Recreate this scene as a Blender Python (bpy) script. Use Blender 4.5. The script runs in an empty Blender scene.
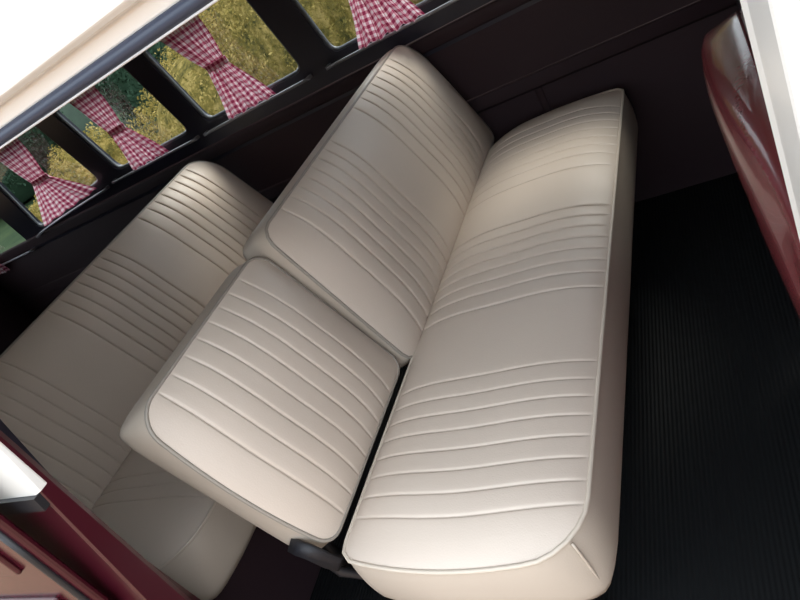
import bpy, bmesh, math, random
from mathutils import Vector, Matrix, noise
random.seed(7)
SC = bpy.context.scene
COL = SC.collection
R = math.radians

# ------------------------------------------------------------------ camera
FPX = 634.0
CAM = Vector((0.0, 0.0, 1.14))
XW = Vector((0.8292529, -0.22307388, -0.51242333))
YW = Vector((0.25507213, -0.66475239, 0.70216983))
ZW = Vector((-0.49727038, -0.71298128, -0.49434792))
cd = bpy.data.cameras.new('camera')
cd.sensor_width = 36.0
cd.lens = 36.0 * FPX / 800.0
cd.clip_start = 0.02
cam = bpy.data.objects.new('camera', cd)
COL.objects.link(cam)
cam.matrix_world = Matrix(((XW[0], -XW[1], -XW[2], CAM[0]),
                           (YW[0], -YW[1], -YW[2], CAM[1]),
                           (ZW[0], -ZW[1], -ZW[2], CAM[2]),
                           (0, 0, 0, 1)))
SC.camera = cam

# ------------------------------------------------------------------ light
SC.view_settings.view_transform = 'Standard'
SC.view_settings.look = 'None'
SC.view_settings.gamma = 1.0
SC.view_settings.use_curve_mapping = False
SC.view_settings.exposure = 0.36
world = bpy.data.worlds.new('sky')
SC.world = world
world.use_nodes = True
bg = world.node_tree.nodes['Background']
bg.inputs[0].default_value = (0.87, 0.935, 1.0, 1)
bg.inputs[1].default_value = 2.6
sd = bpy.data.lights.new('sun', 'SUN')
sd.energy = 2.9
sd.angle = R(26.0)
sd.color = (1.0, 0.94, 0.84)
sun = bpy.data.objects.new('sun', sd)
COL.objects.link(sun)
el, az = R(50), R(28)
sun.rotation_euler = Vector((-math.cos(el) * math.sin(az), -math.cos(el) * math.cos(az), -math.sin(el))).to_track_quat('-Z', 'Y').to_euler()
sun.location = (2, 6, 9)


# ------------------------------------------------------------------ materials
def nodes_of(name):
    m = bpy.data.materials.new(name)
    m.use_nodes = True
    nt = m.node_tree
    return m, nt, nt.nodes['Principled BSDF']


def mat(name, col, rough=0.5, metal=0.0, coat=0.0, vary=0.0, vscale=8.0, bump=0.0, bscale=200.0, sheen=0.0):
    m, nt, p = nodes_of(name)
    p.inputs['Base Color'].default_value = (*col, 1)
    p.inputs['Roughness'].default_value = rough
    p.inputs['Metallic'].default_value = metal
    p.inputs['Coat Weight'].default_value = coat
    p.inputs['Coat Roughness'].default_value = 0.04
    tc = nt.nodes.new('ShaderNodeTexCoord')
    if vary:
        n = nt.nodes.new('ShaderNodeTexNoise')
        n.inputs['Scale'].default_value = vscale
        n.inputs['Detail'].default_value = 4
        r = nt.nodes.new('ShaderNodeMix')
        r.data_type = 'RGBA'
        r.inputs[6].default_value = (*[c * (1 - vary) for c in col], 1)
        r.inputs[7].default_value = (*[min(1, c * (1 + vary)) for c in col], 1)
        nt.links.new(tc.outputs['Object'], n.inputs['Vector'])
        nt.links.new(n.outputs['Fac'], r.inputs[0])
        nt.links.new(r.outputs[2], p.inputs['Base Color'])
    if bump:
        n = nt.nodes.new('ShaderNodeTexNoise')
        n.inputs['Scale'].default_value = bscale
        n.inputs['Detail'].default_value = 3
        b = nt.nodes.new('ShaderNodeBump')
        b.inputs['Strength'].default_value = bump
        b.inputs['Distance'].default_value = 0.002
        nt.links.new(tc.outputs['Object'], n.inputs['Vector'])
        nt.links.new(n.outputs['Fac'], b.inputs['Height'])
        nt.links.new(b.outputs['Normal'], p.inputs['Normal'])
    return m


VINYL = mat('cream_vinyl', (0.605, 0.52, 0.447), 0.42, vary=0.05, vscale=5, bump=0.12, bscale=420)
VINYL_SHADED = mat('shade_toned_vinyl_band', (0.50, 0.43, 0.36), 0.45, vary=0.05, vscale=6, bump=0.12, bscale=420)  # cream vinyl toned down: shading of the side bands put into the colour
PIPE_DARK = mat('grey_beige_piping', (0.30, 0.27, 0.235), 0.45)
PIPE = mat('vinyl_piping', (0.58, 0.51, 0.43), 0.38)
MAROON = mat('maroon_paint', (0.042, 0.0035, 0.009), 0.28, coat=0.6, vary=0.12, vscale=3)
DOOR_PAINT = mat('door_maroon_paint', (0.042, 0.0035, 0.009), 0.2, vary=0.1, vscale=3, bump=1.0, bscale=7)
MAROON_DARK = mat('dark_maroon_panel', (0.019, 0.006, 0.0105), 0.75, vary=0.2, vscale=4)
MAROON_VINYL = mat('maroon_vinyl', (0.15, 0.02, 0.028), 0.27, coat=0.4, bump=0.12, bscale=120)
WHITE_PAINT = mat('white_paint', (0.80, 0.79, 0.76), 0.3, coat=0.5)
WHITE_VINYL = mat('white_vinyl', (0.82, 0.82, 0.83), 0.4, bump=0.1, bscale=300)
HEAD = mat('headliner_cream', (0.50, 0.45, 0.39), 0.7, vary=0.02, vscale=3)
FRAME = mat('window_frame_dark', (0.016, 0.016, 0.030), 0.38, vary=0.15, vscale=5)
RAIL = mat('header_rail', (0.030, 0.042, 0.075), 0.40, vary=0.12, vscale=6)
SEAL = mat('grey_window_seal', (0.11, 0.125, 0.14), 0.4)
RUBBER = mat('black_rubber', (0.012, 0.012, 0.015), 0.45)
METAL = mat('grey_metal_rod', (0.30, 0.30, 0.33), 0.35, metal=0.6)
LIGHT_TRIM = mat('pale_trim', (0.62, 0.63, 0.66), 0.35)
BLACKM = mat('black_metal', (0.02, 0.02, 0.024), 0.4, metal=0.3)
STRAP = mat('charcoal_strap', (0.009, 0.0095, 0.014), 0.55, bump=0.3, bscale=500)
BARK = mat('bark', (0.09, 0.06, 0.04), 0.9, vary=0.3, vscale=9)


def mat_floor():
    m, nt, p = nodes_of('ribbed_rubber_mat')
    p.inputs['Base Color'].default_value = (0.006, 0.0072, 0.0082, 1)
    p.inputs['Roughness'].default_value = 0.6
    p.inputs['Specular IOR Level'].default_value = 0.22
    tc = nt.nodes.new('ShaderNodeTexCoord')
    w = nt.nodes.new('ShaderNodeTexWave')
    w.wave_type = 'BANDS'
    w.bands_direction = 'X'
    w.inputs['Scale'].default_value = 36
    b = nt.nodes.new('ShaderNodeBump')
    b.inputs['Strength'].default_value = 0.5
    b.inputs['Distance'].default_value = 0.003
    nt.links.new(tc.outputs['Object'], w.inputs['Vector'])
    nt.links.new(w.outputs['Fac'], b.inputs['Height'])
    nt.links.new(b.outputs['Normal'], p.inputs['Normal'])
    return m


def mat_gingham():
    m, nt, p = nodes_of('red_gingham')
    p.inputs['Roughness'].default_value = 0.85
    uv = nt.nodes.new('ShaderNodeUVMap')
    sep = nt.nodes.new('ShaderNodeSeparateXYZ')
    nt.links.new(uv.outputs[0], sep.inputs[0])
    outs = []
    for i in (0, 1):
        mu = nt.nodes.new('ShaderNodeMath'); mu.operation = 'MULTIPLY'; mu.inputs[1].default_value = 1 / 0.019
        fr = nt.nodes.new('ShaderNodeMath'); fr.operation = 'FRACT'
        gt = nt.nodes.new('ShaderNodeMath'); gt.operation = 'GREATER_THAN'; gt.inputs[1].default_value = 0.5
        nt.links.new(sep.outputs[i], mu.inputs[0]); nt.links.new(mu.outputs[0], fr.inputs[0]); nt.links.new(fr.outputs[0], gt.inputs[0])
        outs.append(gt)
    add = nt.nodes.new('ShaderNodeMath'); add.operation = 'ADD'
    nt.links.new(outs[0].outputs[0], add.inputs[0]); nt.links.new(outs[1].outputs[0], add.inputs[1])
    half = nt.nodes.new('ShaderNodeMath'); half.operation = 'MULTIPLY'; half.inputs[1].default_value = 0.5
    nt.links.new(add.outputs[0], half.inputs[0])
    cr = nt.nodes.new('ShaderNodeValToRGB')
    cr.color_ramp.interpolation = 'CONSTANT'
    cr.color_ramp.elements[0].color = (0.80, 0.72, 0.76, 1)
    e = cr.color_ramp.elements.new(0.4); e.color = (0.58, 0.24, 0.32, 1)
    cr.color_ramp.elements[-1].position = 0.9
    cr.color_ramp.elements[-1].color = (0.30, 0.028, 0.085, 1)
    nt.links.new(half.outputs[0], cr.inputs[0])
    nt.links.new(cr.outputs[0], p.inputs['Base Color'])
    tr = nt.nodes.new('ShaderNodeBsdfTranslucent')
    nt.links.new(cr.outputs[0], tr.inputs[0])
    mx = nt.nodes.new('ShaderNodeMixShader'); mx.inputs[0].default_value = 0.36
    nt.links.new(p.outputs[0], mx.inputs[1]); nt.links.new(tr.outputs[0], mx.inputs[2])
    nt.links.new(mx.outputs[0], nt.nodes['Material Output'].inputs[0])
    return m


def mat_glass():
    m = bpy.data.materials.new('window_glass')
    m.use_nodes = True
    nt = m.node_tree
    nt.nodes.clear()
    o = nt.nodes.new('ShaderNodeOutputMaterial')
    t = nt.nodes.new('ShaderNodeBsdfTransparent'); t.inputs[0].default_value = (0.93, 0.96, 0.95, 1)
    g = nt.nodes.new('ShaderNodeBsdfGlossy'); g.inputs['Roughness'].default_value = 0.02
    lw = nt.nodes.new('ShaderNodeLayerWeight')
    pw = nt.nodes.new('ShaderNodeMath'); pw.operation = 'POWER'; pw.inputs[1].default_value = 4.5
    f = nt.nodes.new('ShaderNodeMath'); f.operation = 'MULTIPLY_ADD'; f.inputs[1].default_value = 0.9; f.inputs[2].default_value = 0.05
    nt.links.new(lw.outputs['Facing'], pw.inputs[0]); nt.links.new(pw.outputs[0], f.inputs[0])
    mx = nt.nodes.new('ShaderNodeMixShader')
    nt.links.new(f.outputs[0], mx.inputs[0]); nt.links.new(t.outputs[0], mx.inputs[1]); nt.links.new(g.outputs[0], mx.inputs[2])
    nt.links.new(mx.outputs[0], o.inputs[0])
    return m


def mat_leaf(name, cols, scale=3.0, trans=0.0):
    m, nt, p = nodes_of(name)
    p.inputs['Roughness'].default_value = 0.8
    p.inputs['Specular IOR Level'].default_value = 0.08
    tc = nt.nodes.new('ShaderNodeTexCoord')
    n = nt.nodes.new('ShaderNodeTexNoise'); n.inputs['Scale'].default_value = scale; n.inputs['Detail'].default_value = 6
    n.inputs['Roughness'].default_value = 0.75
    cr = nt.nodes.new('ShaderNodeValToRGB')
    cr.color_ramp.elements[0].position = 0.32; cr.color_ramp.elements[0].color = (*cols[0], 1)
    cr.color_ramp.elements[-1].position = 0.68; cr.color_ramp.elements[-1].color = (*cols[-1], 1)
    for i, c in enumerate(cols[1:-1]):
        e = cr.color_ramp.elements.new(0.32 + 0.36 * (i + 1) / (len(cols) - 1)); e.color = (*c, 1)
    nt.links.new(tc.outputs['Object'], n.inputs['Vector']); nt.links.new(n.outputs['Fac'], cr.inputs[0])
    nt.links.new(cr.outputs[0], p.inputs['Base Color'])
    if trans:
        tr = nt.nodes.new('ShaderNodeBsdfTranslucent'); nt.links.new(cr.outputs[0], tr.inputs[0])
        mx = nt.nodes.new('ShaderNodeMixShader'); mx.inputs[0].default_value = trans
        nt.links.new(p.outputs[0], mx.inputs[1]); nt.links.new(tr.outputs[0], mx.inputs[2])
        nt.links.new(mx.outputs[0], nt.nodes['Material Output'].inputs[0])
    return m


def mat_brick():
    m, nt, p = nodes_of('tan_paving')
    p.inputs['Roughness'].default_value = 0.85
    tc = nt.nodes.new('ShaderNodeTexCoord')
    b = nt.nodes.new('ShaderNodeTexBrick')
    b.inputs['Color1'].default_value = (0.37, 0.24, 0.145, 1)
    b.inputs['Color2'].default_value = (0.27, 0.155, 0.085, 1)
    b.inputs['Mortar'].default_value = (0.20, 0.15, 0.11, 1)
    b.inputs['Scale'].default_value = 2.2
    nt.links.new(tc.outputs['Object'], b.inputs['Vector']); nt.links.new(b.outputs[0], p.inputs['Base Color'])
    return m


FLOOR = mat_floor()
GINGHAM = mat_gingham()
GLASS = mat_glass()
HILL = mat_leaf('wooded_slope', [(0.013, 0.024, 0.017), (0.020, 0.034, 0.024), (0.027, 0.045, 0.031)], 0.5)
LEAF_Y = mat_leaf('yellow_green_leaves', [(0.032, 0.044, 0.016), (0.24, 0.19, 0.052), (0.58, 0.44, 0.17)], 6.0, 0.4)
LEAF_D = mat_leaf('dark_conifer_leaves', [(0.020, 0.044, 0.026), (0.027, 0.056, 0.034), (0.036, 0.068, 0.042)], 0.8)
GRASS = mat_leaf('rough_grass', [(0.012, 0.026, 0.012), (0.022, 0.040, 0.016), (0.035, 0.05, 0.02)], 1.5)
PAVE = mat_brick()


# ------------------------------------------------------------------ helpers
def obj(name, verts, faces, m, parent=None, smooth=True, origin=None, uvs=None, recalc=True):
    me = bpy.data.meshes.new(name)
    o0 = Vector(origin) if origin is not None else (Vector(parent.get('o', (0, 0, 0))) if parent else Vector((0, 0, 0)))
    me.from_pydata([Vector(v) - o0 for v in verts], [], faces)
    bm = bmesh.new(); bm.from_mesh(me)
    bmesh.ops.remove_doubles(bm, verts=bm.verts, dist=1e-6)
    if recalc:
        bmesh.ops.recalc_face_normals(bm, faces=bm.faces)
    bm.to_mesh(me); bm.free()
    for p in me.polygons:
        p.use_smooth = smooth
    me.materials.append(m)
    o = bpy.data.objects.new(name, me)
    COL.objects.link(o)
    if parent:
        o.parent = parent
    else:
        o.location = o0
    o['o'] = list(o0)
    return o


def cleanup_props():
    for o in SC.objects:
        if 'o' in o.keys():
            del o['o']


def tag(o, label=None, cat=None, group=None, kind=None):
    if label: o['label'] = label
    if cat: o['category'] = cat
    if group: o['group'] = group
    if kind: o['kind'] = kind
    return o


def empty(name, loc):
    e = bpy.data.objects.new(name, None)
    COL.objects.link(e)
    e.location = loc
    e.empty_display_size = 0.05
    e['o'] = list(loc)
    return e


def boxgeo(x0, x1, y0, y1, z0, z1):
    v = [(x, y, z) for x in (x0, x1) for y in (y0, y1) for z in (z0, z1)]
    f = [(0, 1, 3, 2), (4, 6, 7, 5), (0, 4, 5, 1), (2, 3, 7, 6), (0, 2, 6, 4), (1, 5, 7, 3)]
    return v, f


class Geo:
    def __init__(s): s.v = []; s.f = []
    def add(s, v, f):
        n = len(s.v); s.v += [tuple(p) for p in v]; s.f += [tuple(i + n for i in q) for q in f]; return s
    def box(s, *a): return s.add(*boxgeo(*a))
    def tube(s, pts, r, closed=False, n=8): return s.add(*tubegeo(pts, r, closed, n))


def tubegeo(pts, r, closed=False, n=8):
    pts = [Vector(p) for p in pts]
    N = len(pts); v = []; f = []
    up = None
    for i, p in enumerate(pts):
        a = pts[(i - 1) % N] if (closed or i > 0) else p
        b = pts[(i + 1) % N] if (closed or i < N - 1) else p
        t = (b - a)
        t = t.normalized() if t.length > 1e-9 else Vector((1, 0, 0))
        if up is None:
            up = t.orthogonal().normalized()
        up = (up - t * up.dot(t))
        up = up.normalized() if up.length > 1e-6 else t.orthogonal().normalized()
        w = t.cross(up)
        rr = r[i] if isinstance(r, (list, tuple)) else r
        for k in range(n):
            th = 2 * math.pi * k / n
            v.append(p + (up * math.cos(th) + w * math.sin(th)) * rr)
    M = N if closed else N - 1
    for i in range(M):
        j = (i + 1) % N
        for k in range(n):
            f.append((i * n + k, i * n + (k + 1) % n, j * n + (k + 1) % n, j * n + k))
    if not closed:
        f.append(tuple(range(n))[::-1]); f.append(tuple((N - 1) * n + k for k in range(n)))
    return v, f


def bevel(o, w=0.004, seg=2):
    b = o.modifiers.new('bevel', 'BEVEL'); b.width = w; b.segments = seg; b.limit_method = 'ANGLE'; b.angle_limit = R(40)
    return o


# ------------------------------------------------------------------ setting: body shell
YF, YN = 1.80, 0.315          # far and near inner skin below the belt
ZB = 0.69                     # the sides lean inward above this height
TK = math.tan(R(10))
XR, XF = -3.35, 1.45


def yfar(z): return YF - TK * max(0.0, z - ZB)
def ynear(z): return YN + TK * max(0.0, z - ZB)


def rrect(c, r, k=5):
    """rounded quad from 4 corners (bl, br, tr, tl) -> list of (point, corner index)"""
    out = []
    for i in range(4):
        p = Vector(c[i]); a = (Vector(c[i - 1]) - p).normalized(); b = (Vector(c[(i + 1) % 4]) - p).normalized()
        p0 = p + a * r; p1 = p + b * r
        for j in range(k + 1):
            t = j / k
            out.append(((p0 * (1 - t) ** 2 + p * 2 * t * (1 - t) + p1 * t * t), i))
    return out


def pane_wall(name, yfun, sgn, cells, z0, z1, thick, m):
    """cells: (xa, xb, hole corners or None) in the x,z plane between z0 and z1"""
    g = Geo()
    def P(x, z, d): return (x, yfun(z) + sgn * d, z)
    for xa, xb, hole in cells:
        oc = [Vector((xa, z0)), Vector((xb, z0)), Vector((xb, z1)), Vector((xa, z1))]
        if hole is None:
            for d in (0, thick):
                g.add([P(q.x, q.y, d) for q in oc], [(0, 1, 2, 3)])
            continue
        h = rrect([Vector(q) for q in hole], 0.035)
        n = len(h)
        for d in (0, thick):
            v = [P(p.x, p.y, d) for p, i in h] + [P(q.x, q.y, d) for q in oc]
            f = []
            for j in range(n):
                j2 = (j + 1) % n
                a, b = h[j][1], h[j2][1]
                f.append((j, j2, n + b) if a == b else (j, j2, n + b, n + a))
            g.add(v, f)
        v = [P(p.x, p.y, 0) for p, i in h] + [P(p.x, p.y, thick) for p, i in h]
        g.add(v, [(j, (j + 1) % n, n + (j + 1) % n, n + j) for j in range(n)])
    # outer rim
    xa, xb = cells[0][0], cells[-1][1]
    for (p, q) in (((xa, z0), (xa, z1)), ((xb, z0), (xb, z1)), ((xa, z0), (xb, z0)), ((xa, z1), (xb, z1))):
        g.add([P(*p, 0), P(*q, 0), P(*q, thick), P(*p, thick)], [(0, 1, 2, 3)])
    o = obj(name, g.v, g.f, m, smooth=False)
    return tag(o, kind='structure')


ZT = 1.17
HOLES = [
    [(-3.16, 0.73), (-2.86, 0.715), (-2.80, 1.06), (-3.14, 1.06)],
    [(-2.72, 0.765), (-2.165, 0.824), (-2.17, 1.13), (-2.62, 1.13)],
    [(-2.055, 0.824), (-1.626, 0.824), (-1.638, 1.13), (-2.058, 1.13)],
    [(-1.540, 0.824), (-1.094, 0.824), (-1.102, 1.13), (-1.543, 1.13)],
    [(-0.982, 0.824), (-0.548, 0.824), (-0.556, 1.13), (-0.990, 1.13)],
    [(-0.420, 0.824), (0.000, 0.824), (-0.010, 1.13), (-0.430, 1.13)],
]
EDGES = [XR, -2.77, -2.108, -1.584, -1.042, -0.487, 0.07]
cells = [(EDGES[i], EDGES[i + 1], HOLES[i]) for i in range(6)] + [(0.07, XF, [(0.60, 0.832), (1.1, 0.832), (1.05, 1.13), (0.60, 1.13)])]
pane_wall('wall_left', yfar, 1, cells, ZB, ZT, 0.035, FRAME)

# lower inner panel of the far side
g = Geo().box(XR, XF, YF, YF + 0.06, -0.2, ZB)
tag(obj('wall_left_lower', g.v, g.f, MAROON_DARK, smooth=False), kind='structure')


def window(n, hole, yfun, sgn, light=0.35):
    h = rrect([Vector(q) for q in hole], 0.035)
    c = sum((p for p, i in h), Vector((0, 0))) / len(h)
    root = None
    pts = []
    for p, i in h:
        q = c + (p - c) * 0.985
        pts.append((q.x, yfun(q.y) + sgn * 0.012, q.y))
    gg = Geo().tube(pts, 0.008, True, 6)
    root = obj('window_%d' % n, gg.v, gg.f, SEAL, origin=(c.x, yfun(c.y), c.y))
    tag(root, kind='structure')
    v = [(p.x, yfun(p.y) + sgn * 0.016, p.y) for p, i in h]
    obj('pane', v, [tuple(range(len(v)))], GLASS, root, smooth=False)


for i, h in enumerate(HOLES):
    window(i + 1, h, yfar, 1)

# mouldings on the far side
def trim(n, gg, m): 
    return tag(obj('trim_%d' % n, gg.v, gg.f, m), kind='structure')


def railprof(prof, x0, x1):
    n = len(prof)
    v = [(x0, y, z) for y, z in prof] + [(x1, y, z) for y, z in prof]
    f = [(j, (j + 1) % n, n + (j + 1) % n, n + j) for j in range(n)] + [tuple(range(n)), tuple(range(2 * n - 1, n - 1, -1))]
    return v, f


# doorway header on the near side: white painted gutter outside, weatherstrip under it
HX0, HX1 = XR + .01, XF
hp = [(0.367, 1.1455), (0.364, 1.1575), (0.3545, 1.1590), (0.3505, 1.1625), (0.3505, 1.172), (0.356, 1.195), (0.40, 1.28), (0.50, 1.37), (0.56, 1.405), (0.56, 1.375), (0.44, 1.28), (0.386, 1.146)]
gg = Geo().add(*railprof(hp, HX0, HX1))
o = obj('wall_right_header', gg.v, gg.f, WHITE_PAINT, smooth=False)
tag(o, kind='structure'); bevel(o, 0.0015)
hp = [(0.3655, 1.1358), (0.3625, 1.1385), (0.3620, 1.1420), (0.3640, 1.1450), (0.368, 1.1462), (0.378, 1.1462), (0.378, 1.1358)]
gg = Geo().add(*railprof(hp, HX0, HX1))
trim(1, gg, RAIL)
gg = Geo().tube([(HX0, 0.3665, 1.1350), (HX1, 0.3665, 1.1350)], 0.0011, False, 6)
trim(2, gg, LIGHT_TRIM)
# belt ledge and lower rib
pr = [(YF - 0.001, 0.700), (YF - 0.006, 0.708), (YF - 0.010, 0.725), (yfar(.745) - 0.006, 0.742), (yfar(.75) - .001, 0.75)]
gg = Geo().add(*railprof(pr, XR + .01, XF))
trim(3, gg, MAROON_DARK)
gg = Geo()
for z in (0.50, 0.505):
    pass
gg.add(*railprof([(YF - 0.0005, 0.47), (YF - 0.0016, 0.478), (YF - 0.0016, 0.512), (YF - 0.0005, 0.52)], XR + .01, XF))
trim(4, gg, MAROON_DARK)
gg = Geo().box(-0.485, -0.462, YF - 0.003, YF - 0.0005, 0.0, 0.47)
trim(5, gg, MAROON_DARK)

# floor
v, f = boxgeo(XR, XF, YN - 0.05, YF, -0.06, 0.0)
tag(obj('floor', v, f, FLOOR, smooth=False), kind='structure')

# ceiling: headliner with a cove and a lip above the far windows
half = [(1.715, 1.172), (1.703, 1.236), (1.690, 1.238), (1.694, 1.246), (1.672, 1.285), (1.62, 1.325), (1.50, 1.365), (1.30, 1.395), (1.035, 1.405)]
prof = half + [(0.77, 1.395), (0.58, 1.37), (0.45, 1.27), (0.41, 1.19)]
outer = [(y + (0.05 if y > 1.035 else (-0.05 if y < 1.035 else 0)) * min(1, abs(y - 1.035) * 3), z + 0.03) for y, z in prof]
v = []; f = []
n = len(prof)
for x in (XR, XF):
    v += [(x, y, z) for y, z in prof] + [(x, y, z) for y, z in outer]
for j in range(n - 1):
    f += [(j, j + 1, 2 * n + j + 1, 2 * n + j), (n + j, n + j + 1, 3 * n + j + 1, 3 * n + j)]
f += [(0, n, 3 * n, 2 * n), (n - 1, 2 * n - 1, 4 * n - 1, 3 * n - 1)]
for k in (0, 2 * n):
    f += [(k + j, k + j + 1, k + n + j + 1, k + n + j) for j in range(n - 1)]
tag(obj('ceiling', v, f, HEAD, smooth=False), kind='structure')

# near side behind the door opening
XJ = -0.90
nh = [[(-2.047, 0.83), (-1.60, 0.83), (-1.60, 1.13), (-2.050, 1.13)], [(-1.48, 0.83), (-1.02, 0.83), (-1.02, 1.13), (-1.48, 1.13)]]
pane_wall('wall_right', ynear, -1, [(XR, -2.11, None), (-2.11, -1.54, nh[0]), (-1.54, XJ, nh[1])], ZB, ZT, 0.035, FRAME)
for i, h in enumerate(nh):
    window(7 + i, h, ynear, -1)
g = Geo().box(XR, XJ, YN - 0.04, YN, -0.25, ZB)
tag(obj('wall_right_lower', g.v, g.f, MAROON, smooth=False), kind='structure')
# near side in front of the opening: only the cab sill and a slim header
g = Geo().box(XJ, XF, YN - 0.05, YN, -0.25, 0.0)
tag(obj('wall_right_sill', g.v, g.f, MAROON, smooth=False), kind='structure')
# unseen low partition, added to keep light off the far floor and wall
g = Geo().box(0.05, 0.08, 1.16, YF, 0.0, 0.74)
tag(obj('wall_front_light_block', g.v, g.f, MAROON_DARK, smooth=False), kind='structure')
# cab side ahead of the doorway
pane_wall('wall_right_cab', ynear, -1, [(0.12, 0.30, None), (0.30, XF, [(0.65, 0.83), (1.2, 0.83), (1.1, 1.105), (0.65, 1.105)])], ZB, ZT, 0.035, FRAME)
g = Geo().box(0.12, XF, YN - 0.05, YN, -0.25, ZB)
tag(obj('wall_right_cab_lower', g.v, g.f, MAROON, smooth=False), kind='structure')
# rear wall
g = Geo().box(XR - 0.04, XR, 0.22, 1.85, -0.25, 0.80)
g.box(XR - 0.04, XR, 0.35, 0.55, 0.80, 1.17).box(XR - 0.04, XR, 1.52, 1.72, 0.80, 1.17)
g.box(XR - 0.04, XR, 0.35, 1.72, 1.12, 1.40)
tag(obj('wall_back', g.v, g.f, MAROON_DARK, smooth=False), kind='structure')
# front wall below the windscreen
g = Geo().box(XF, XF + 0.04, 0.22, 1.85, -0.25, 0.84)
g.box(XF, XF + 0.04, 1.0, 1.07, 0.84, 1.2).box(XF, XF + 0.04, 0.35, 1.72, 1.17, 1.40)
tag(obj('wall_front', g.v, g.f, MAROON_DARK, smooth=False), kind='structure')

# rear jamb of the side doorway and the outer skin behind it: maroon below the belt, white above
def jamb(prof, z0, z1, steps=6):
    """prof: (x, y at z = 0.8, inward lean per metre)"""
    v = []; f = []; n = len(prof)
    for s in range(steps + 1):
        z = z0 + (z1 - z0) * s / steps
        v += [(x, y + k * (z - 0.8), z) for x, y, k in prof]
    for s in range(steps):
        for j in range(n):
            f.append((s * n + j, s * n + (j + 1) % n, (s + 1) * n + (j + 1) % n, (s + 1) * n + j))
    f += [tuple(range(n)), tuple(range(steps * n, steps * n + n))]
    return v, f


KI, KO = 0.075, 0.15
JP = [(-0.800, 0.2925, KI), (-0.796, 0.286, KI), (-0.7972, 0.269, KO), (-0.8005, 0.2665, KO), (-0.96, 0.266, KO), (-0.96, 0.2925, KI)]
v, f = jamb(JP, -0.05, 1.15, 10)
o = obj('door_1', v, f, MAROON, smooth=False)
tag(o, kind='structure'); bevel(o, 0.003)
WP = [(-0.7985, 0.2860, KI), (-0.7955, 0.280, KI), (-0.7965, 0.269, KO), (-0.801, 0.2635, KO), (-1.9, 0.2635, KO), (-1.9, 0.275, KO)]
v, f = jamb(WP, 0.815, 1.15, 6)
bevel(obj('white_upper_skin', v, f, WHITE_PAINT, o, smooth=False), 0.003)
v, f = jamb([(-0.799, 0.268, KO), (-0.799, 0.258, KO), (-1.9, 0.258, KO), (-1.9, 0.272, KO)], 0.795, 0.815, 1)
obj('belt_moulding', v, f, RUBBER, o, smooth=False)

# front pillar of the side doorway
v, f = jamb([(x, y, KI) for x, y in [(0.012, 0.292), (0.014, 0.284), (0.020, 0.236), (0.05, 0.222), (0.125, 0.222), (0.125, 0.300), (0.02, 0.300)]], -0.05, 1.16, 8)
o = obj('door_2', v, f, MAROON, smooth=False); tag(o, kind='structure'); bevel(o, 0.003)
v, f = jamb([(x, y, KI) for x, y in [(0.0105, 0.297), (0.0100, 0.290), (0.012, 0.282), (0.0165, 0.234), (0.048, 0.219), (0.125, 0.219), (0.125, 0.302), (0.018, 0.302)]], 0.82, 1.16, 6)
bevel(obj('white_upper_pillar', v, f, WHITE_PAINT, o, smooth=False), 0.003)

# ------------------------------------------------------------------ seats
YAW = 0.031
def ax(x, y): return x + YAW * (y - 0.41)


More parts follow.
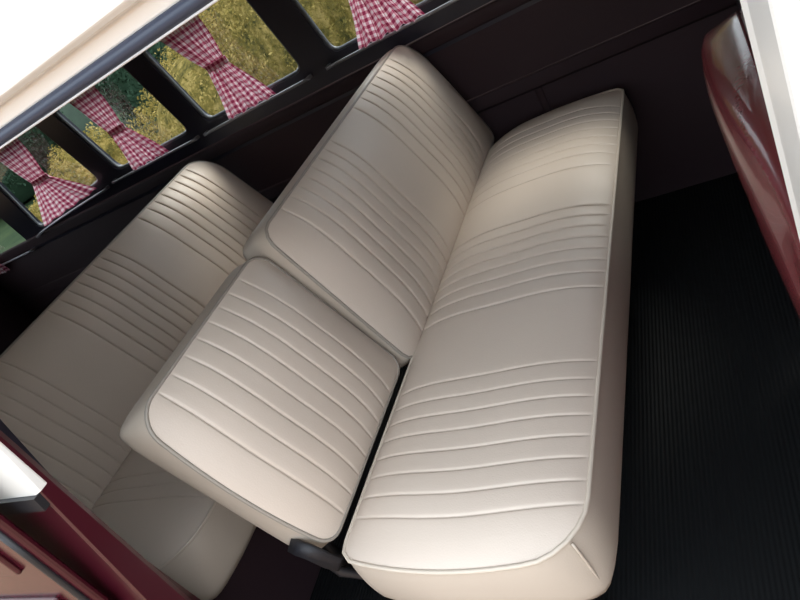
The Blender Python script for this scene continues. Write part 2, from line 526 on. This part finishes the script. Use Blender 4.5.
def seat_cushion(u0, u1, v0, v1, M, corners, seams, dome, thick, name, parent, flare=0.0, bulge=0.007, band=VINYL_SHADED, Ru=0.14, Rv=0.16, groove=0.0042, sharp=0.45, pipe=PIPE):
    """a sewn cushion: domed pleated face, side band and piping. corners = radii at (u0v0, u0v1, u1v0, u1v1)"""
    us = set()
    N = 36
    for i in range(N + 1): us.add(round(u0 + (u1 - u0) * i / N, 5))
    rmax0 = max(corners[0], corners[1]); rmax1 = max(corners[2], corners[3])
    for k in range(9):
        a = math.pi / 2 * k / 8
        us.add(round(u0 + rmax0 * (1 - math.cos(a)), 5)); us.add(round(u1 - rmax1 * (1 - math.cos(a)), 5))
    for s in seams:
        for d in (-.013, -.009, -.006, -.004, -.0026, -.0013, 0, .0013, .0026, .004, .006, .009, .013): us.add(round(s + d, 5))
    us = sorted(u for u in us if u0 - 1e-6 <= u <= u1 + 1e-6)
    cl = [us[0]]
    for u in us[1:]:
        if u - cl[-1] > 0.0006: cl.append(u)
    if cl[-1] < u1 - 1e-6: cl[-1] = u1
    us = cl
    NV = 30
    def rr(u, ra, rb):
        if u - u0 < ra: q = ra - (u - u0); return ra - math.sqrt(max(0, ra * ra - q * q))
        if u1 - u < rb: q = rb - (u1 - u); return rb - math.sqrt(max(0, rb * rb - q * q))
        return 0.0
    def prof(d, Rr):
        t = min(1.0, max(0.0, d / Rr)); return 1 - (1 - t) ** 2.4
    def height(u, v, va, vb):
        h = dome * prof(u - u0, Ru) ** 0.8 * prof(u1 - u, Ru) ** 0.8 * prof(v - va, Rv) ** 0.8 * prof(vb - v, Rv) ** 0.8
        edge = min(1.0, min(v - va, vb - v) / 0.02)
        for s in seams:
            d = abs(u - s)
            if d < 0.05:
                h -= edge * groove * (0.55 if s < 0.8 else (0.5 if s > 1.3 and name == 'seat_cushion' else 1.0)) * (math.exp(-(d / 0.0019) ** 2) * 1.0 + 0.20 * math.exp(-(d / 0.0075) ** 2))
        h += 0.0022 * noise.noise(Vector((u * 6, v * 6, len(name)))) * edge
        return h
    V = []; F = []
    grid = []
    for u in us:
        va = v0 + rr(u, corners[0], corners[2]); vb = v1 - rr(u, corners[1], corners[3])
        row = []
        for j in range(NV + 1):
            t = j / NV
            t = 0.5 - 0.5 * math.cos(math.pi * t) if True else t
            v = va + (vb - va) * t
            row.append(len(V)); V.append(M(u, v, height(u, v, va, vb)))
        grid.append((row, va, vb))
    for i in range(len(us) - 1):
        for j in range(NV):
            F.append((grid[i][0][j], grid[i + 1][0][j], grid[i + 1][0][j + 1], grid[i][0][j + 1]))
    face = obj(name, V, F, VINYL, parent)
    # outline loop in (u, v)
    loop = [(u, grid[i][1]) for i, u in enumerate(us)]
    vb0, vb1 = grid[-1][1], grid[-1][2]
    loop += [(us[-1], vb0 + (vb1 - vb0) * k / 10) for k in range(1, 10)]
    loop += [(us[i], grid[i][2]) for i in range(len(us) - 1, -1, -1)]
    va0, va1 = grid[0][1], grid[0][2]
    loop += [(us[0], va1 + (va0 - va1) * k / 10) for k in range(1, 10)]
    # resample evenly so that the band is clean
    L = [Vector(p) for p in loop]
    acc = [0]
    for i in range(len(L)): acc.append(acc[-1] + (L[(i + 1) % len(L)] - L[i]).length)
    n = 160; rs = []; k = 0
    for s in range(n):
        d = acc[-1] * s / n
        while acc[k + 1] < d: k += 1
        t = (d - acc[k]) / max(1e-9, acc[k + 1] - acc[k])
        rs.append(L[k].lerp(L[(k + 1) % len(L)], t))
    V = []; F = []
    K = 8
    for r_ in range(K + 1):
        t = r_ / K
        off = bulge * math.sin(math.pi * t) ** 0.75 + flare * t - (0.004 if r_ == K else 0)
        for i in range(n):
            tg = (rs[(i + 1) % n] - rs[i - 1]).normalized()
            nn = Vector((tg.y, -tg.x))
            p = rs[i] + nn * off
            for cu, cv, rc in ((u0, v0, corners[0]), (u0, v1, corners[1]), (u1, v0, corners[2]), (u1, v1, corners[3])):
                a = rc - abs(rs[i].x - cu); b = rc - abs(rs[i].y - cv)
                if a > 0 and b > 0:
                    p = p + (Vector((cu, cv)) - rs[i]) * min(1, 2 * a * b / (rc * rc)) * sharp * t
            V.append(M(p.x, p.y, -thick * t))
    for r_ in range(K):
        for i in range(n):
            F.append((r_ * n + i, r_ * n + (i + 1) % n, (r_ + 1) * n + (i + 1) % n, (r_ + 1) * n + i))
    F.append(tuple(K * n + i for i in range(n)))
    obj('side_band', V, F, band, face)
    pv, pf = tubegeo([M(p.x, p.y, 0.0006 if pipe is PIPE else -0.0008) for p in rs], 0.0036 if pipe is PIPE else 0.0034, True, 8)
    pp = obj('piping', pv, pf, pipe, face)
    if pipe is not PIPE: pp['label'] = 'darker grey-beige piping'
    return face


NEAR = [0.739, 0.701, 0.666, 0.630, 0.592, 0.554, 0.516, 0.480]
MID = [1.183, 1.146, 1.110, 1.073, 1.038, 1.001, 0.964, 0.920]
FARG = [1.625, 1.588, 1.552, 1.513, 1.472, 1.432, 1.392, 1.340]


def backmap(xb, zb, deg):
    s, c = math.sin(R(deg)), math.cos(R(deg))
    return lambda u, v, w: (ax(xb, u) - s * v + c * w, u, zb + c * v + s * w)


def bowed(M, u0, u1, v0, v1, b0, b1, T=None):
    """the two short ends of a cushion swell outwards; with T only the sewn face does"""
    def F(u, v, w):
        t = min(1, max(0, (v - v0) / (v1 - v0))); q = min(1, max(0, (u - u0) / (u1 - u0)))
        k = math.sin(math.pi * t) ** 0.8
        if T: k *= max(0.0, 1 + min(0.0, w) / T)
        return M(u - b0 * k * (1 - q) ** 2 + b1 * k * q ** 3, v, w)
    return F


def flatmap(xb, zb, tilt=0.0):
    s, c = math.sin(R(tilt)), math.cos(R(tilt))
    return lambda u, v, w: (ax(xb, u) + c * v - s * w, u, zb + s * v + c * w)


# middle bench
MB = empty('middle_bench_seat', (-0.48, 1.08, 0.0))
tag(MB, 'cream pleated bench seat nearest the doorway, its near backrest third separate and leaning back', 'bench seat')
bc = seat_cushion(0.412, 1.745, 0.0, 0.398, bowed(flatmap(-0.688, 0.395, 0.6), 0.412, 1.745, 0, 0.398, 0.026, 0.030), (0.022, 0.075, 0.11, 0.03), NEAR + MID + FARG, 0.034, 0.125, 'seat_cushion', MB)
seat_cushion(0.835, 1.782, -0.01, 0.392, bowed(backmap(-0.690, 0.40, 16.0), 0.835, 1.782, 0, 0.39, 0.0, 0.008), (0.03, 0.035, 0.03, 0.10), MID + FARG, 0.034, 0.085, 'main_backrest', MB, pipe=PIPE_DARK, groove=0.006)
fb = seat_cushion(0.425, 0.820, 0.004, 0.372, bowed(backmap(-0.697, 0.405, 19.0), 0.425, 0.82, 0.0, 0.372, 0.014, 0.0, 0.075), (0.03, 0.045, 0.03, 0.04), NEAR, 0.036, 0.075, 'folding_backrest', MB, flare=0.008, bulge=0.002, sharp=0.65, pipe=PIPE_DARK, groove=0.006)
fb['label'] = 'smaller near-end section of the backrest, with a gap beside it'
cM = bowed(flatmap(-0.688, 0.395, 0.6), 0.412, 1.745, 0, 0.398, 0.026, 0.030)
g = Geo().tube([cM(0.412 + 0.016 - 0.004 * math.sin(math.pi * k / 8), 0.398 - 0.016 + 0.004 * math.sin(math.pi * k / 8), -0.12 * k / 8) for k in range(9)], 0.0022, False, 6)
obj('corner_seam', g.v, g.f, VINYL_SHADED, bc)
# black frame under the cushion
g = Geo()
for y in (0.47, 1.70):
    g.box(ax(-0.655, y), ax(-0.335, y), y - 0.015, y + 0.015, 0.235, 0.268)
for x in (-0.655, -0.365):
    g.box(x + .02, x + .05, 0.47, 1.70, 0.235, 0.268)
obj('seat_frame', g.v, g.f, BLACKM, MB, smooth=False)
for x in (-0.62, -0.43):
    for y in (0.50, 1.67):
        g = Geo().box(x, x + 0.03, y - 0.015, y + 0.015, 0.0, 0.25).box(x - .01, x + 0.04, y - 0.03, y + 0.03, 0.0, 0.006)
        obj('leg', g.v, g.f, BLACKM, MB, smooth=False)
# back braces that carry the main backrest
for y in (0.92, 1.66):
    g = Geo().tube([(ax(-0.64, y), y, 0.25), (ax(-0.765, y), y, 0.30), (ax(-0.80, y), y, 0.42), (ax(-0.855, y), y, 0.62)], 0.011)
    obj('backrest_brace', g.v, g.f, BLACKM, MB)
# hinge and folded strap at the near end of the folding backrest
g = Geo()
g.tube([(-0.665, 0.440, 0.262), (-0.700, 0.432, 0.300), (-0.724, 0.416, 0.345), (-0.738, 0.418, 0.405), (-0.75, 0.43, 0.46)], [0.006, 0.008, 0.009, 0.009, 0.007], False, 8)
g.box(-0.748, -0.732, 0.432, 0.450, 0.31, 0.44)
h = obj('hinge_bracket', g.v, g.f, BLACKM, MB)
g = Geo()
V = []; F = []
path = [(-0.765, 0.412, 0.434), (-0.745, 0.402, 0.438), (-0.726, 0.399, 0.432), (-0.712, 0.400, 0.415), (-0.706, 0.404, 0.395), (-0.704, 0.412, 0.368)]
for i, p in enumerate(path):
    tw = 0.02 * math.sin(i * 1.1)
    for s, d in ((-1, -.003), (1, -.003), (1, .003), (-1, .003)):
        V.append((p[0] + s * 0.008 + tw * .3 + 0.006, p[1] + d + 0.006 * s, p[2] + s * 0.009 - d + 0.006))
for i in range(len(path) - 1):
    for k in range(4):
        F.append((i * 4 + k, i * 4 + (k + 1) % 4, i * 4 + 4 + (k + 1) % 4, i * 4 + 4 + k))
F += [(0, 1, 2, 3), tuple(len(path) * 4 - 4 + k for k in range(4))]
obj('strap', V, F, STRAP, MB)

# rear bench
RB = empty('rear_bench_seat', (-1.30, 1.05, 0.0))
tag(RB, 'cream pleated rear bench seat under the far windows, behind the one nearest the doorway', 'bench seat')
seat_cushion(0.375, 1.765, 0.0, 0.46, flatmap(-1.520, 0.395, 0.8), (0.03, 0.13, 0.03, 0.05), [0.611 - .035 * k for k in range(3)] + MID + FARG, 0.024, 0.125, 'seat_cushion', RB)
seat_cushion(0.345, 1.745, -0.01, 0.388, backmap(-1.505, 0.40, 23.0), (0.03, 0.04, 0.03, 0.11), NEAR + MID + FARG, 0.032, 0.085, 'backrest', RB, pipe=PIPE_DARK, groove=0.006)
g = Geo().box(-1.50, -1.10, 0.40, 1.74, 0.0, 0.272)
bevel(obj('seat_box', g.v, g.f, MAROON_DARK, RB, smooth=False), 0.006)
g = Geo().box(-1.68, -1.60, 0.42, 1.72, 0.0, 0.34)
obj('back_support', g.v, g.f, BLACKM, RB, smooth=False)

# front seat seen edge-on beside the doorway
FS = empty('front_seat', (0.10, 0.78, 0.0))
tag(FS, 'front seat back at the right edge, rounded glossy maroon rear and white front', 'front seat')
def fprof(y):
    t = (y - 0.40) / (1.10 - 0.40)
    lx = 0.006 - 0.040 * math.sin(math.pi * min(1, max(0, t)) ** 1.3 * 0.62) ** 1.2
    return lx
V = []; F = []
ys = [0.40 + 0.66 * i / 24 for i in range(25)]
ys = ys + [1.075, 1.088, 1.098, 1.104, 1.107]
rows = []
for y in ys:
    e = max(0.0, (y - 1.03) / 0.077)
    drop = 0.075 * (1 - math.sqrt(max(0, 1 - e * e)))
    lx = fprof(min(y, 1.05)) + 0.03 * (1 - math.sqrt(max(0, 1 - e * e)))
    top = 0.742 - drop
    pts = [(0.034, top), (0.026, top + 0.001), (0.012, top - 0.004), (lx + 0.012, top - 0.014), (lx + 0.003, top - 0.032), (lx, top - 0.058), (lx + 0.004, top - 0.12), (lx + 0.012, top - 0.22), (0.02, 0.32), (0.022, 0.22), (0.034, 0.22)]
    rows.append([(x, y, z) for x, z in pts])
n = len(rows[0])
for r_ in rows: V += r_
for i in range(len(rows) - 1):
    for j in range(n):
        F.append((i * n + j, i * n + (j + 1) % n, (i + 1) * n + (j + 1) % n, (i + 1) * n + j))
F += [tuple(range(n)), tuple((len(rows) - 1) * n + j for j in range(n))]
s = obj('back_shell', V, F, MAROON_VINYL, FS); s['label'] = 'glossy maroon rear of the seat back'
V = []; F = []
rows = []
for y in [0.40 + 0.72 * i / 30 for i in range(31)]:
    e = max(0.0, (y - 1.03) / 0.093)
    drop = 0.09 * (1 - math.sqrt(max(0, 1 - min(1, e) ** 2)))
    top = 0.747 - drop
    pts = [(0.034, top - 0.004), (0.040, top + 0.004), (0.060, top + 0.008), (0.105, top + 0.006), (0.140, top - 0.016), (0.150, top - 0.06), (0.155, top - 0.2), (0.150, 0.36), (0.036, 0.36)]
    rows.append([(x, y, z) for x, z in pts])
n = len(rows[0])
for r_ in rows: V += r_
for i in range(len(rows) - 1):
    for j in range(n):
        F.append((i * n + j, i * n + (j + 1) % n, (i + 1) * n + (j + 1) % n, (i + 1) * n + j))
F += [tuple(range(n)), tuple((len(rows) - 1) * n + j for j in range(n))]
s = obj('white_backrest', V, F, WHITE_VINYL, FS)
g = Geo().box(0.04, 0.50, 0.42, 1.08, 0.24, 0.36)
bevel(obj('seat_cushion', g.v, g.f, WHITE_VINYL, FS, smooth=False), 0.03, 4)
g = Geo().box(0.04, 0.48, 0.44, 1.06, 0.0, 0.24)
obj('seat_box', g.v, g.f, MAROON_DARK, FS, smooth=False)

# ------------------------------------------------------------------ curtains and their rods
def curtain(c, label, tilt=0.0):
    """c: list of (z, centre, width) from top to bottom"""
    NZ, NS = 36, 90
    full = c[3] if len(c) > 3 else 0.36
    zs = c[0]; 
    V = []; F = []; UV = []
    ztop, zw, zb = zs
    (ct, cw, cb), (wt, ww, wb) = c[1], c[2]
    for i in range(NZ + 1):
        z = ztop + (zb - ztop) * i / NZ
        if z >= zw:
            t = (ztop - z) / (ztop - zw); t2 = t ** 1.25
            cc = ct + (cw - ct) * t2; w = wt + (ww - wt) * t2
        else:
            t = (zw - z) / (zw - zb); t2 = t ** 0.95
            cc = cw + (cb - cw) * t2; w = ww + (wb - ww) * t2
        tight = 1 - abs(w - ww) / max(0.02, max(wt, wb) - ww)
        for j in range(NS + 1):
            s = j / NS
            amp = 0.0075 * (0.45 + 0.55 * (1 - tight)) * (1 + 0.3 * math.sin(5 * s + ct * 9))
            fold = amp * math.sin(2 * math.pi * s * 8 + 0.6 * math.sin(4 * z + ct * 5))
            x = cc + (s - 0.5) * w + 0.003 * math.sin(20 * s + 30 * z)
            sag = -0.004 * math.sin(math.pi * s * 8) * (i / NZ) + tilt * (s - 0.5) * max(0.0, (zw - z) / (zw - zb))
            V.append((x, yfar(z) - 0.026 - 0.008 * tight + fold, z + sag))
            UV.append((s * full, z))
    for i in range(NZ):
        for j in range(NS):
            a = i * (NS + 1) + j
            F.append((a, a + 1, a + NS + 2, a + NS + 1))
    o0 = Vector((ct, yfar(zb) - 0.026, zb))
    root = empty('window_curtain', o0)
    tag(root, label, 'curtain', 'gingham curtains on the far windows')
    o = obj('fabric', V, F, GINGHAM, root, recalc=False)
    ul = o.data.uv_layers.new(name='UVMap')
    for lp in o.data.loops:
        ul.data[lp.index].uv = UV[lp.vertex_index]
    # tie band at the waist
    pts = []
    for k in range(28):
        a = 2 * math.pi * k / 28
        pts.append((cw + math.cos(a) * (ww / 2 + 0.004), yfar(zw) - 0.034 + math.sin(a) * 0.012, zw))
    V = []; F = []
    for k, p in enumerate(pts):
        V += [(p[0], p[1], p[2] - 0.010), (p[0], p[1] , p[2] + 0.010)]
    m_ = len(pts)
    F = [(2 * k, 2 * ((k + 1) % m_), 2 * ((k + 1) % m_) + 1, 2 * k + 1) for k in range(m_)]
    b = obj('tie_band', V, F, GINGHAM, root)
    ul = b.data.uv_layers.new(name='UVMap')
    for lp in b.data.loops:
        vi = lp.vertex_index
        ul.data[lp.index].uv = ((vi // 2) * 0.009, (vi % 2) * 0.02)


CUR = [
    ((1.02, 0.87, 0.665), (-3.22, -3.22, -3.24), (0.16, 0.09, 0.27), 'red gingham curtain cut off by the left edge, in the rearmost corner window'),
    ((1.128, 0.947, 0.792), (-2.350, -2.369, -2.400), (0.200, 0.105, 0.44), 'red gingham curtain with the widest flared hem, leftmost one fully in view'),
    ((1.128, 0.960, 0.806), (-1.845, -1.845, -1.852), (0.150, 0.080, 0.21), 'red gingham curtain at the window just above the rear bench backrest'),
    ((1.128, 0.973, 0.806), (-1.337, -1.312, -1.324), (0.178, 0.082, 0.217), 'red gingham curtain tied in the middle of the window between the two benches'),
    ((1.128, 0.968, 0.806), (-0.760, -0.765, -0.768), (0.180, 0.085, 0.225), 'red gingham curtain cut off by the top edge, above the middle backrest'),
]
for c in CUR:
    curtain(c[:3], c[3], 0.035 if 'widest' in c[3] else 0.0)

RODS = [(-3.3, -2.86, 0.705, 0.70, 'grey curtain rod under the rearmost corner window at the left edge'),
        (-2.74, -2.16, 0.745, 0.79, 'dark curved curtain rod under the widest flared curtain hem'),
        (-2.095, -1.615, 0.800, 0.798, 'grey curtain rod under the curtain above the rear bench backrest'),
        (-1.565, -1.088, 0.797, 0.800, 'grey curtain rod under the window between the two benches'),
        (-1.008, -0.54, 0.801, 0.801, 'grey curtain rod under the window above the middle backrest')]
for x0, x1, z0, z1, lab in RODS:
    pts = []
    for i in range(13):
        t = i / 12
        z = z0 + (z1 - z0) * (t ** 0.6)
        pts.append((x0 + (x1 - x0) * t, yfar(z) - 0.022, z))
    root = empty('curtain_rod', pts[0])
    tag(root, lab, 'curtain rod', 'lower curtain rods')
    g = Geo().tube(pts, 0.0048, False, 8)
    obj('rod', g.v, g.f, METAL, root)
    for p in (pts[0], pts[-1]):
        g = Geo().box(p[0] - 0.006, p[0] + 0.006, p[1] - 0.002, p[1] + 0.0215, p[2] - 0.005, p[2] + 0.005)
        obj('bracket', g.v, g.f, METAL, root, smooth=False)

# ------------------------------------------------------------------ open cargo door beside the rear jamb
DR = empty('cargo_door', (-0.72, 0.20, 0.0))
tag(DR, 'open glossy maroon cargo door at the bottom left corner, edged with black rubber', 'door')
def dpt(s, d, z): return (-0.845 - s, 0.243 - 0.03 * s + d + 0.06 * (z - 0.8), z)      # s along the door, d through it
def dbox(s0, s1, d0, d1, z0, z1):
    v = [dpt(s, d, z) for s in (s0, s1) for d in (d0, d1) for z in (z0, z1)]
    return v, boxgeo(0, 1, 0, 1, 0, 1)[1]
g = Geo().add(*dbox(0.0, 0.62, -0.014, 0.0, -0.15, 0.832))
bevel(obj('door_panel', g.v, g.f, DOOR_PAINT, DR, smooth=False), 0.008, 3)
g = Geo()
for z0, z1 in ((0.10, 0.40), (0.46, 0.66), (0.72, 0.79)):
    g.add(*dbox(0.07, 0.55, -0.021, -0.012, z0, z1))
bevel(obj('inner_relief', g.v, g.f, DOOR_PAINT, DR, smooth=False), 0.006, 3)
g = Geo().tube([dpt(0.012, -0.016, z) for z in [-0.1 + 0.92 * i / 12 for i in range(13)]], 0.005)
g.tube([dpt(s, -0.016, 0.822) for s in (0.012, 0.2, 0.4, 0.6)], 0.005)
obj('rubber_seal', g.v, g.f, RUBBER, DR)
g = Geo()
g.add(*dbox(0.0, 0.06, -0.030, 0.0, 0.832, 1.18)).add(*dbox(0.56, 0.62, -0.030, 0.0, 0.832, 1.18))
g.add(*dbox(0.06, 0.56, -0.030, 0.0, 1.13, 1.18)).add(*dbox(0.06, 0.56, -0.030, 0.0, 0.832, 0.86))
wf = obj('window_frame', g.v, g.f, WHITE_PAINT, DR, smooth=False); wf['label'] = 'white upper frame of the door'
obj('pane', [dpt(0.06, -0.015, 0.86), dpt(0.56, -0.015, 0.86), dpt(0.56, -0.015, 1.13), dpt(0.06, -0.015, 1.13)], [(0, 1, 2, 3)], GLASS, wf, smooth=False)

# ------------------------------------------------------------------ outside
ZG = -0.45
v, f = boxgeo(-40, 30, 0.9, 60, ZG - 0.2, ZG)
tag(obj('ground', v, f, GRASS, smooth=False), kind='structure')
v, f = boxgeo(-40, 30, -30, 0.9, ZG - 0.2, ZG)
tag(obj('driveway', v, f, PAVE, smooth=False), kind='structure')


V = []; F = []
NA, NR = 120, 8
for i in range(NA):
    a = 2 * math.pi * i / NA
    for k in range(NR + 1):
        t = k / NR
        rad = 25 + 22 * t
        z = ZG - 0.1 + (6.5 + 2.0 * noise.noise(Vector((math.cos(a) * 2, math.sin(a) * 2, 1)))) * t ** 0.9 + 1.2 * noise.noise(Vector((math.cos(a) * 9, math.sin(a) * 9, t * 6))) * (t > 0)
        V.append((rad * math.cos(a) - 4, rad * math.sin(a), z))
for i in range(NA):
    for k in range(NR):
        p, q = i * (NR + 1) + k, ((i + 1) % NA) * (NR + 1) + k
        F.append((p, q, q + 1, p + 1))
tag(obj('hillside', V, F, HILL), kind='structure')  # far half shows through the windows; unseen near half added to block low sky


def bush(name, label, cat, group, blobs, m, n, leaf, seed):
    rnd = random.Random(seed)
    V = []; F = []
    tot = sum(b[3] * b[5] for b in blobs)
    for (cx, cy, cz, rx, ry, rz) in blobs:
        k = int(n * rx * rz / tot)
        for _ in range(k):
            th = rnd.uniform(0, 2 * math.pi); ph = math.acos(rnd.uniform(-0.55, 1))
            d = Vector((math.sin(ph) * math.cos(th), math.sin(ph) * math.sin(th), math.cos(ph)))
            q = 1 + 0.16 * noise.noise(d * 3.5 + Vector((cx, cy, cz))) + 0.09 * noise.noise(d * 9 + Vector((cy, cx, 3)))
            q *= rnd.uniform(0.90, 1.03)
            p = Vector((cx + d.x * rx * q, cy + d.y * ry * q, max(ZG + .03, cz + d.z * rz * q)))
            a = Vector((rnd.gauss(0, 1), rnd.gauss(0, 1), rnd.gauss(0, 1))).normalized()
            nn = (d + a * 0.9).normalized()
            t = nn.orthogonal().normalized(); t = Matrix.Rotation(rnd.uniform(0, 6.28), 3, nn) @ t
            b = nn.cross(t); L = leaf * rnd.uniform(0.6, 1.3)
            i0 = len(V)
            V += [p - t * L, p + b * L * 0.45, p + t * L, p - b * L * 0.45]
            F.append((i0, i0 + 1, i0 + 2, i0 + 3))
    c = blobs[0]
    root = empty(name, (c[0], c[1], ZG))
    tag(root, label, cat, group)
    me_o = obj('foliage', V, F, m, root, smooth=False, recalc=False)
    g = Geo()
    for (cx, cy, cz, rx, ry, rz) in blobs:
        vv = []; ff = []
        for i in range(13):
            a = math.pi * i / 12
            for j in range(20):
                b = 2 * math.pi * j / 20
                vv.append((cx + rx * .88 * math.sin(a) * math.cos(b), cy + ry * .88 * math.sin(a) * math.sin(b), max(ZG + .02, cz + rz * .88 * math.cos(a))))
        for i in range(12):
            for j in range(20):
                ff.append((i * 20 + j, i * 20 + (j + 1) % 20, (i + 1) * 20 + (j + 1) % 20, (i + 1) * 20 + j))
        g.add(vv, ff)
    obj('inner_growth', g.v, g.f, m, root)
    g = Geo().tube([(c[0], c[1], ZG), (c[0] + .05, c[1], c[2])], [0.12, 0.07])
    obj('stem', g.v, g.f, BARK, root)


bush('garden_shrub', 'large yellow-green shrub filling the two windows nearest the top edge', 'shrub', 'shrubs outside the windows',
     [(-2.75, 6.6, 0.3, 2.2, 1.5, 1.7), (-4.75, 6.5, -0.05, 1.55, 1.3, 1.05), (-1.4, 6.6, 0.4, 1.9, 1.5, 1.7)], LEAF_Y, 110000, 0.021, 3)
bush('garden_shrub', 'low yellow-green shrub at the foot of the two leftmost windows', 'shrub', 'shrubs outside the windows',
     [(-7.5, 6.2, -0.2, 0.8, 0.9, 0.85), (-8.7, 6.4, -0.3, 0.7, 0.8, 0.6)], LEAF_Y, 30000, 0.021, 5)
TL = ['dark green tree behind the low shrub, seen through the leftmost windows', 'dark green tree behind the gap between the two yellow shrubs',
      'dark green tree behind the left flank of the large yellow shrub', 'dark green tree far left beyond the corner window',
      'dark green tree behind the top of the large yellow shrub']
for i, (x, y, rx, rz) in enumerate([(-17.4, 12.0, 2.6, 4.2), (-14.2, 17.0, 3.0, 5.6), (-9.6, 12.2, 2.7, 4.6), (-25.5, 14.5, 4.4, 5.2), (-4.6, 16.0, 3.8, 5.8)]):
    bush('conifer_tree', TL[i], 'tree', 'dark trees behind the shrubs',
         [(x, y, 1.6, rx, 1.9, rz * .75), (x + .2, y, 3.4, rx * .75, 1.6, rz * .7)], LEAF_D, 42000, 0.05, 20 + i)

cleanup_props()
